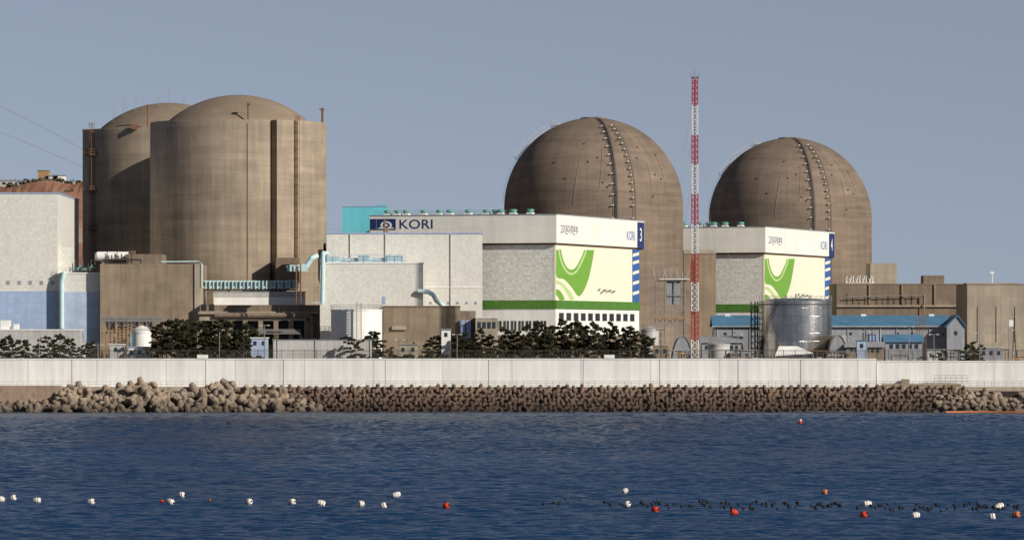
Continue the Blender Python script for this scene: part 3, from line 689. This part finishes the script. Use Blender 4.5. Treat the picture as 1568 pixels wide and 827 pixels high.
def arch(name,p0,p1,qt,D,dep,m):
    x0,x1=X(p0,D),X(p1,D); zt=Z(qt,D); o=Obj(name,((x0+x1)/2,D,G)); a=o.p('vault',m,True); n=20; cx=(x0+x1)/2; r=(x1-x0)/2
    pts=[(cx-r*math.cos(math.pi*i/n),G+1+(zt-G-1)*math.sin(math.pi*i/n)) for i in range(n+1)]
    k=12
    vs=[(x,D+dep*j/k,z) for j in range(k+1) for x,z in pts]
    a.add(vs,[(j*(n+1)+i,j*(n+1)+i+1,(j+1)*(n+1)+i+1,(j+1)*(n+1)+i) for j in range(k) for i in range(n)])
    a=o.p('end_wall','grey'); a.poly([(cx-r,D+.05,G-.5)]+[(x,D+.05,z) for x,z in pts]+[(cx+r,D+.05,G-.5)])
    a=o.p('ribs','steel')
    for j in (0,4,8,12):
        for q0,q1 in zip(pts[:-1],pts[1:]): a.rod((q0[0],D+dep*j/k,q0[1]),(q1[0],D+dep*j/k,q1[1]),.14,n=4)
    o.p('door','dark').box(cx-1,cx+1,D-.02,D+.04,G,G+3.6); o.done()
arch('arched_shed',1029,1062,515,1085,10,'greyL'); arch('arched_shed',1268,1300,513,1085,14,'greyL')
D=1070; o=Obj('tent_canopy',(X(1215,D),D,G)); a=o.p('canopy','white'); cx=X(1215,D); r=4.1
a.add([(cx-r,D-2.5,Z(545,D)),(cx+r,D-2.5,Z(541,D)),(cx+r,D+3,Z(541,D)),(cx-r,D+3,Z(545,D)),(cx-r*.75,D,Z(530,D)),(cx+r*.2,D,Z(530,D))],[(0,1,5,4),(1,2,5),(2,3,4,5),(3,0,4)])
b_=o.p('legs','steel')
for dx in (-r+.1,r-.1):
    for dy in (-2.4,2.9): b_.rod((cx+dx,D+dy,G),(cx+dx,D+dy,Z(543,D)),.1)
o.done()
D=1120; o=Obj('transformer_gantry',(X(1028,D),D,G)); a=o.p('lattice','steel')
for p in (1004,1018,1034,1050):
    for dy in (0,3): a.rod((X(p,D),D+dy,G),(X(p,D),D+dy,Z(427 if p<1040 else 420,D)),.12,n=4)
for q in (430,452,470,485,500):
    a.rod((X(1002,D),D,Z(q,D)),(X(1052,D),D,Z(q,D)),.1,n=4); a.rod((X(1002,D),D+3,Z(q,D)),(X(1052,D),D+3,Z(q,D)),.1,n=4)
for p0,p1 in ((1004,1018),(1018,1034),(1034,1050)):
    for q in (485,500): a.rod((X(p0,D),D,Z(q,D)),(X(p1,D),D,Z(q-15,D)),.07,n=4); a.rod((X(p1,D),D,Z(q,D)),(X(p0,D),D,Z(q-15,D)),.07,n=4)
a=o.p('insulators','greyL')
for i in range(9):
    p=1003+i*6; a.rod((X(p,D),D-.5,Z(426,D)),(X(p-4+(i%3)*4,D),D-.5,Z(409+(i*5)%9,D)),.06,n=5)
o.p('switch_cabin','grey').box(X(1021,D),X(1042,D),D+.4,D+2.6,Z(466,D),Z(430,D)); o.p('roof_tray','white').box(X(1010,D),X(1056,D),D-.6,D+3,Z(428,D),Z(426.8,D))
o.p('side_bushings','orange').box(X(1003,D),X(1052,D),D-.8,D-.3,Z(488,D),Z(486,D)); o.done()
# red/white mast
D=1063.5; o=Obj('radio_mast',(X(1064,D),D,G)); cx=X(1064,D)
ed=[553,520,476,432,388,343,297,251,207,161,118]
def hw(z): return .76-.2*(z-G)/63
for i in range(len(ed)-1):
    z0=G if i==0 else Z(ed[i],D); z1=Z(ed[i+1],D)
    a=o.p('section_red' if i%2==1 else 'section_white','red' if i%2==1 else 'mwhite')
    k=max(4,int((z1-z0)/1.15))
    for j in range(k):
        za=z0+(z1-z0)*j/k; zb_=z0+(z1-z0)*(j+1)/k; ha,hb=hw(za),hw(zb_)
        cA=[(cx+sx*ha,D+sy*ha,za) for sx,sy in ((-1,-1),(1,-1),(1,1),(-1,1))]; cB=[(cx+sx*hb,D+sy*hb,zb_) for sx,sy in ((-1,-1),(1,-1),(1,1),(-1,1))]
        for q in range(4):
            r_=(q+1)%4; a.rod(cA[q],cB[q],.13,n=4,cap=False); a.rod(cA[q],cA[r_],.065,n=4,cap=False); a.rod(cA[q],cB[r_],.07,n=4,cap=False); a.rod(cA[r_],cB[q],.07,n=4,cap=False)
a=o.p('antenna','steel'); a.rod((cx,D,Z(120,D)),(cx,D,Z(108,D)),.08); a.box(cx-.9,cx+.9,D-.9,D+.9,Z(119,D),Z(118.2,D)); 
for dx in (-.8,.8): a.rod((cx+dx,D,Z(119,D)),(cx+dx,D,Z(112,D)),.06)
a=o.p('cable_ladder','steel'); a.box(cx-.14,cx+.14,D-.1,D+.1,G,Z(122,D))
a=o.p('guy_wires','steel')
for dx,dy,q in ((-9,20,130),(9,22,170),(-7,18,250),(22,6,300),(-12,25,200)): a.rod((cx,D,Z(q,D)),(cx+dx,D+dy,G),.022,n=3)
o.done()

# ---------------------------------------------------------------- yard clutter
o=Obj('pipe_rack',(X(205,1098),1098,G)); a=o.p('orange_pipes','orange'); b_=o.p('steelwork','steel'); D=1100; rr=random.Random(9)
for i in range(16):
    p=157+i*6; a.rod((X(p,D),D,G),(X(p,D),D,Z(rr.uniform(488,506),D)),.12,n=5)
for i in range(10):
    q=490+i*4.5; p0=157+rr.random()*40; p1=p0+20+rr.random()*35; a.rod((X(p0,D),D-.5,Z(q,D)),(X(p1,D),D-.5,Z(q,D)),.13,n=5)
for i in range(4): q=486+i*2; b_.rod((X(155,D),D-1,Z(q,D)),(X(250,D),D-1,Z(q,D)),.14,n=5)
for i in range(9): p=156+i*11.5; b_.rod((X(p,D),D-1,G),(X(p,D),D-1,Z(484,D)),.12,n=4); b_.rod((X(p,D),D-1,Z(500,D)),(X(p+11,D),D-1,Z(486,D)),.08,n=4)
o.p('valve_boxes','cyan').box(X(200,D-3),X(206,D-3),D-3,D-2,G,Z(512,D)); o.done()
def post(px,q,D,kind='street_lamp'):
    o=Obj(kind,(X(px,D),D,G)); a=o.p('pole','steel'); zt=Z(q,D); x=X(px,D)
    a.rod((x,D,G),(x,D,zt),.12,.07,n=6); a.rod((x-.7,D,zt),(x+.7,D,zt),.06,n=5); h=o.p('lamp_heads','greyL')
    h.box(x-1.1,x-.5,D-.2,D+.2,zt-.12,zt+.08); h.box(x+.5,x+1.1,D-.2,D+.2,zt-.12,zt+.08); o.p('base','concL').box(x-.3,x+.3,D-.3,D+.3,G,G+.5); o.done()
for px,q in ((60,519),(150,528),(405,498),(612,520),(700,512),(1012,505),(1130,512),(1327,508),(1392,500),(1500,510),(1545,505),(1430,512),(336,505)): post(px,q,1066+rng.rand()*6)
def cabin(px0,px1,q,D,m,m2):
    x0,x1=X(px0,D),X(px1,D); zt=Z(q,D); o=Obj('equipment_cabin',((x0+x1)/2,D,G)); o.p('body',m).box(x0,x1,D,D+2.5,G,zt); o.p('roof',m2).box(x0-.2,x1+.2,D-.2,D+2.7,zt+.003,zt+.2)
    n=max(1,int((x1-x0)/1.6))
    for i in range(n): xx=x0+(i+.3)*(x1-x0)/n; o.p('openings','glass').box(xx,xx+.7,D-.04,D-.01,zt-1.5,zt-.6)
    o.done()
rr=random.Random(12)
for px0,px1,q,m,m2 in ((168,190,528,'greyL','white'),(195,232,532,'white','bluetrim'),(352,378,529,'white','grey'),(384,410,518,'bluepanel2','white'),(610,640,528,'concL','grey'),(676,690,505,'white','grey'),(1000,1024,530,'conc','concL'),(1125,1150,537,'grey','greyL'),(1312,1328,522,'bluepanel2','roofblue'),(1420,1446,536,'greyL','grey'),(1500,1535,533,'grey','greyL'),(1040,1050,538,'orange','grey')):
    cabin(px0,px1,q,1072+rr.random()*8,m,m2)
o=Obj('yard_piping',(0,1075,G)); rr=random.Random(31)
for i in range(130):
    p=rr.choice((rr.uniform(150,420),rr.uniform(1000,1568),rr.uniform(1000,1568))); D=1070+rr.random()*14; part,m=rr.choice((('grey_pipes','steel'),('dark_pipes','darksteel'),('pale_pipes','greyL'),('orange_pipes','orange'),('dark_pipes','darksteel')))
    h=rr.uniform(2.5,5.4); x=X(p,D); a=o.p(part,m); r_=rr.uniform(.05,.12); w_=rr.uniform(.8,4)
    a.rod((x,D,G),(x,D,G+h),r_,n=5); a.rod((x,D,G+h),(x+w_,D,G+h),r_,n=5); a.rod((x+w_,D,G+h),(x+w_,D,G),r_,n=5)
    if rr.random()<.4: a.box(x+.2,x+.2+rr.uniform(.5,1.6),D-.4,D+.6,G,G+rr.uniform(2,4.0))
o.done()
D=1090; o=Obj('guyed_light_mast',(X(1553,D),D,G)); a=o.p('lattice','darksteel')
for dx in (-4,4): a.rod((X(1553+dx,D),D,G),(X(1553,D),D,Z(487,D)),.13,n=4)
for k in range(6):
    f=k/6; a.rod((X(1549+4*f,D),D,G+ (Z(487,D)-G)*f),(X(1557-4*f,D),D,G+(Z(487,D)-G)*f),.08,n=4)
o.done()
D=1108; o=Obj('lattice_cluster',(X(1415,D),D,G)); a=o.p('steelwork','rust')
for i in range(4): a.rod((X(1403+i*5,D),D,G),(X(1403+i*5,D),D,Z(457+(i*7)%13,D)),.09,n=4)
for q in range(466,530,10): a.rod((X(1403,D),D,Z(q,D)),(X(1418,D),D,Z(q,D)),.07,n=4)
o.done()

# ---------------------------------------------------------------- hill, houses, power lines
me=bpy.data.meshes.new('hill'); nx,ny=150,60; V=[];Fc=[]
from mathutils import noise as mn
for j in range(ny):
    for i in range(nx):
        x=-420+i*(360/(nx-1)); y=1330+j*9.0
        e1=1/(1+math.exp((x+92)/7.0)); u=min(1,max(0,(y-1370)/110)); u=u*u*(3-2*u)
        st=math.floor(u*5)/5+min(1,(u*5%1)*1.6)/5
        h=(54*st)*e1+2.0*mn.noise(Vector((x*.03,y*.03,0)))*e1+2.2*mn.noise(Vector((x*.12,y*.12,3)))*e1
        V.append((x,y,G-1+h))
for j in range(ny-1):
    for i in range(nx-1): Fc.append((j*nx+i,j*nx+i+1,(j+1)*nx+i+1,(j+1)*nx+i))
me.from_pydata(V,[],Fc); me.materials.append(M['earth']); ob=bpy.data.objects.new('hill',me); S.collection.objects.link(ob)
def hz(x,y):
    i=int((x+420)/(360/(nx-1))); j=int((y-1330)/9); i=min(max(i,0),nx-1); j=min(max(j,0),ny-1); return V[j*nx+i][2]
def leafmass(name,centres,size,quads,m,seed=1):
    r=np.random.RandomState(seed); V=[]
    for (cx,cy,cz,ra,rb) in centres:
        P=r.normal(size=(quads,3)); P/=np.linalg.norm(P,axis=1)[:,None]; P*=(r.rand(quads,1)**.4); P*=np.array((ra,ra,rb)); P+=np.array((cx,cy,cz))
        A=r.normal(size=(quads,3)); A/=np.linalg.norm(A,axis=1)[:,None]; B=np.cross(A,r.normal(size=(quads,3))); B/=np.linalg.norm(B,axis=1)[:,None]
        s=size*(.6+.8*r.rand(quads,1)); A=A*s; B=B*s*.6
        Q=np.stack([P-A-B,P+A-B,P+A+B,P-A+B],1).reshape(-1,3); V.append(Q)
    V=np.vstack(V); n=len(V)//4
    me=bpy.data.meshes.new(name); me.from_pydata(V.tolist(),[],[(4*i,4*i+1,4*i+2,4*i+3) for i in range(n)]); me.materials.append(M[m]); return me
cen=[]
rr=random.Random(3)
for i in range(200):
    x=rr.uniform(-260,-100); y=rr.uniform(1500,1600); cen.append((x,y,hz(x,y)+.5,rr.uniform(.8,2.2),rr.uniform(.5,1.3)))
for i in range(230):
    x=rr.uniform(-240,-102); y=rr.uniform(1458,1490); cen.append((x,y,hz(x,y)+.3,rr.uniform(.6,1.6),rr.uniform(.3,.9)))
for i in range(160):
    x=rr.uniform(-200,-105); y=rr.uniform(1372,1450); cen.append((x,y,hz(x,y)+.2,rr.uniform(.4,1.2),rr.uniform(.2,.6)))
ob=bpy.data.objects.new('hillside_scrub',leafmass('scrub',cen,.38,70,'scrub')); S.collection.objects.link(ob)
for px,w_,h_,m in ((67,2.6,3.4,'orange'),(80,3,2.3,'greyL'),(91,2.8,3.2,'white'),(12,3.6,1.9,'greyL'),(34,2.0,1.6,'greyL'),(107,2.2,2.0,'greyL')):
    D=1474; x=X(px,D); z=hz(x,D)+.2; o=Obj('hill_house',(x,D,z)); o.p('walls',m).box(x-w_*.6,x+w_*.6,D-2,D+3,z-1,z+h_); o.p('roof','grey').box(x-w_*.6-.2,x+w_*.6+.2,D-2.2,D+3.2,z+h_+.003,z+h_+.25)
    o.p('windows','glass').box(x-w_*.4,x-w_*.1,D-2.05,D-2.01,z+.8,z+1.5); o.p('windows','glass').box(x+w_*.1,x+w_*.4,D-2.05,D-2.01,z+.8,z+1.5); o.done()
o=Obj('power_line',(X(0,1300),1300,60)); a=o.p('cables','darksteel')
for q0,q1 in ((163,228),(203,256)):
    D=1300; pts=[]
    for i in range(13):
        p=-200+i*29; t=(p)/125; q=q0+(q1-q0)*t-6*(t*(1-t)); pts.append((X(p,D),D,Z(q,D)))
    for u_,v_ in zip(pts[:-1],pts[1:]): a.rod(u_,v_,.035,n=4)
o.done()
o=Obj('hill_guardrail',(X(110,1395),1395,30)); a=o.p('rails','steel'); D=1368
a.rail((X(60,D),D,Z(352,D)),(X(127,D),D,Z(352,D)),1.8,2.5,.1,3); o.p('retaining_wall','concL').box(X(40,D),X(128,D),D,D+1,Z(372,D),Z(352,D)); o.done()

# ---------------------------------------------------------------- pines
def pine(seed,h=11.5):
    r=random.Random(seed); tb=MB(); pts=[Vector((0,0,-.3))]
    for i in range(1,8): pts.append(Vector((math.sin(i*.7+seed)*.45*i/4,math.cos(i*.9+seed)*.35*i/4,h*.93*i/7)))
    for i in range(7): tb.rod(pts[i],pts[i+1],.24*(1-i/7.6),.24*(1-(i+1)/7.6),n=7,cap=False)
    cen=[]
    nl=17
    for i in range(nl):
        f=.36+.62*i/nl; k=min(int(f*7),6); p=pts[k].lerp(pts[k+1],f*7-k)
        ln=(1-f)*3.4+.9; ln*=r.uniform(.45,1.3); a_=i*2.4+r.uniform(-.5,.5); e_=p+Vector((math.cos(a_)*ln,math.sin(a_)*ln,r.uniform(.1,1.1)+ln*.12))
        m_=p.lerp(e_,.5)+Vector((0,0,.15)); tb.rod(p,m_,.09,.06,n=5,cap=False); tb.rod(m_,e_,.06,.03,n=5,cap=False)
        cen.append((e_.x,e_.y,e_.z,r.uniform(.4,.8),r.uniform(.2,.38)))
        q=p.lerp(e_,.62); cen.append((q.x+r.uniform(-.4,.4),q.y+r.uniform(-.4,.4),q.z+.25,r.uniform(.35,.65),r.uniform(.18,.34)))
        if r.random()<.6: q=p.lerp(e_,.9)+Vector((r.uniform(-1,1),r.uniform(-1,1),r.uniform(-.2,.6))); cen.append((q.x,q.y,q.z,r.uniform(.3,.6),r.uniform(.18,.35)))
    tp=pts[-1]; cen.append((tp.x,tp.y,tp.z+.15,.45,.5))
    lm=leafmass('n%d'%seed,cen,.16,66,'needle',seed)
    me=bpy.data.meshes.new('pine_mesh'); o=len(tb.v)
    V=tb.v+[tuple(v.co) for v in lm.vertices]; Fc=tb.f+[tuple(i+o for i in p.vertices) for p in lm.polygons]
    me.from_pydata(V,[],Fc); me.materials.append(M['bark']); me.materials.append(M['needle'])
    mi=np.zeros(len(Fc),dtype=np.int32); mi[len(tb.f):]=1; me.polygons.foreach_set('material_index',mi); return me
pines=[pine(i+1) for i in range(7)]
tops=[(-20,520),(4,517),(20,514),(38,519),(58,524),(75,512),(92,509),(106,516),(124,527),(140,523),
(243,497),(256,487),(270,485),(286,494),(302,490),(310,508),(322,500),(335,486),(349,489),(362,503),(374,492),(386,502),(250,510),(278,508),(345,510),
(528,512),(543,515),(566,512),(574,505),(596,530),(630,525),
(655,518),(668,512),(683,508),(697,514),(712,507),(727,516),(742,504),(757,512),(772,498),(788,503),(803,494),(820,489),(838,498),(852,490),(868,496),(882,488),(898,496),(912,490),(926,499),(940,492),(954,503),(966,497),(980,507),(990,514),
(700,524),(735,521),(770,516),(805,513),(835,512),(862,514),(892,510),(925,513),(955,516),(1485,522),(1497,527),(1440,534)]
rr=random.Random(21)
for i,(p,q) in enumerate(tops):
    D=1068+rr.random()*16; h=Z(q+2,D)-G; ob=bpy.data.objects.new('pine_tree',pines[i%7]); s=h/11.3
    ob.location=(X(p,D),D,G); ob.scale=(s*rr.uniform(.85,1.15)*(1.25 if s<.75 else 1),)*2+(s,); ob.rotation_euler=(0,0,rr.random()*6.28); S.collection.objects.link(ob)
cen=[]
for p0,p1,n in ((-50,150,70),(235,400,45),(570,1005,160)):
    for i in range(n):
        D=1064+rr.random()*3; cen.append((X(rr.uniform(p0,p1),D),D,G+rr.uniform(1,4.1 if p0>200 else 3.6),rr.uniform(.6,1.1),rr.uniform(.35,.7)))
ob=bpy.data.objects.new('hedge',leafmass('hedge',cen,.2,60,'needle',5)); S.collection.objects.link(ob)

# ---------------------------------------------------------------- buoys
def buoy(px,q,m,s=.33,kind=0):
    D=DW(q+3); x=X(px,D); o=Obj('buoy',(x,D,0)); r=random.Random(px*3+q)
    a=o.p('float_body',m,True); yaw=r.uniform(-.9,.9); d=Vector((math.cos(yaw),math.sin(yaw),r.uniform(-.25,.45)))
    c=Vector((x,D,.24)); L_=s*r.uniform(.8,1.25)
    a.rod(c-d*L_,c-d*L_*.5,s*.72,s,n=12); a.rod(c-d*L_*.5,c+d*L_*.5,s,s,n=12); a.rod(c+d*L_*.5,c+d*L_,s,s*.7,n=12)
    b_=o.p('rope_bands','darksteel' if m=='float_w' else 'black',True)
    for t in (-.35,.35): b_.rod(c+d*(L_*t-.02),c+d*(L_*t+.02),s*1.04,n=12)
    if kind: o.p('cap','float_w').ball(tuple(c+Vector((.1,0,s*.9))),s*.6,8,6)
    o.p('mooring_ring','black').ball(tuple(c+d*(L_+.06)),.09,6,4); o.done()
for p,q in ((2,765),(20,763),(57,767),(139,769),(261,769),(278,758),(381,769),(447,769),(492,771),(553,772),(587,775),(607,758),(957,752),(960,773),(1328,772),(1402,790),(1519,792),(1530,776)): buoy(p,q,'float_w',.29)
for p,q in ((683,775),(1003,781),(1124,785),(1322,789)): buoy(p,q,'float_r',.28,0)
for p,q in ((1263,754),(1556,789)): buoy(p,q,'float_o',.28)
buoy(1225,646,'float_r',.42,1); buoy(248,768,'float_r',.15); buoy(322,767,'float_o',.14); buoy(1222,625,'float_r',.5,1)
buoy(350,647,'black',.25)
o=Obj('mooring_float_line',(40,460,0)); a=o.p('black_floats','black'); rr=random.Random(8)
for k in range(170):
    p=830+rr.random()**.75*760; q=772+(p-830)*.010+rr.gauss(0,2.8); D=DW(q); x=X(p,D); r_=rr.uniform(.09,.2)
    a.ball((x,D,.08+r_*.3),r_,8,5)
o.done()

# ---------------------------------------------------------------- light, world, camera
EL=math.radians(27); AZ=math.radians(53)
sd=Vector((math.sin(AZ)*math.cos(EL),-math.cos(AZ)*math.cos(EL),math.sin(EL)))
sl=bpy.data.lights.new('sun','SUN'); sl.energy=4.75; sl.angle=math.radians(.53); sl.color=(1,.93,.82)
so=bpy.data.objects.new('sun',sl); so.rotation_euler=(-sd).to_track_quat('-Z','Y').to_euler(); so.location=(200,300,300); S.collection.objects.link(so)
wd=bpy.data.worlds.new('World'); S.world=wd; wd.use_nodes=True; nt=wd.node_tree; bg=nt.nodes['Background']
sk=nt.nodes.new('ShaderNodeTexSky'); sk.sky_type='NISHITA'; sk.sun_disc=False; sk.sun_elevation=EL; sk.sun_rotation=math.radians(180)-AZ
sk.air_density=1.0; sk.dust_density=.5; sk.ozone_density=2.0
tcw=nt.nodes.new('ShaderNodeTexCoord'); ad=nt.nodes.new('ShaderNodeVectorMath'); ad.operation='ADD'; ad.inputs[1].default_value=(0,0,.10)
nm=nt.nodes.new('ShaderNodeVectorMath'); nm.operation='NORMALIZE'
nt.links.new(tcw.outputs['Generated'],ad.inputs[0]); nt.links.new(ad.outputs[0],nm.inputs[0]); nt.links.new(nm.outputs[0],sk.inputs['Vector'])
hs=nt.nodes.new('ShaderNodeHueSaturation'); hs.inputs['Saturation'].default_value=.56; hs.inputs['Value'].default_value=.98
tn=nt.nodes.new('ShaderNodeVectorMath'); tn.operation='MULTIPLY'; tn.inputs[1].default_value=(.94,1.04,1.33)
# haze is brightest low down and the sky deepens overhead
sx=nt.nodes.new('ShaderNodeSeparateXYZ'); nt.links.new(tcw.outputs['Generated'],sx.inputs[0])
mr=nt.nodes.new('ShaderNodeMapRange'); mr.inputs[1].default_value=0; mr.inputs[2].default_value=.5; mr.inputs[3].default_value=1.02; mr.inputs[4].default_value=.45
nt.links.new(sx.outputs[2],mr.inputs[0])
sc=nt.nodes.new('ShaderNodeVectorMath'); sc.operation='SCALE'
nt.links.new(sk.outputs[0],tn.inputs[0]); nt.links.new(tn.outputs[0],hs.inputs['Color']); nt.links.new(hs.outputs[0],sc.inputs[0]); nt.links.new(mr.outputs[0],sc.inputs['Scale'])
nt.links.new(sc.outputs[0],bg.inputs[0]); bg.inputs[1].default_value=.06
cam=bpy.data.cameras.new('camera'); co=bpy.data.objects.new('camera',cam); S.collection.objects.link(co); S.camera=co
co.location=(0,0,EYE); co.rotation_euler=(math.pi/2,0,0); cam.sensor_width=36; cam.lens=F/1568*36; cam.shift_y=(HOR-413.5)/1568; cam.clip_start=1; cam.clip_end=60000
S.view_settings.view_transform='Standard'; S.view_settings.look='None'; S.view_settings.exposure=0
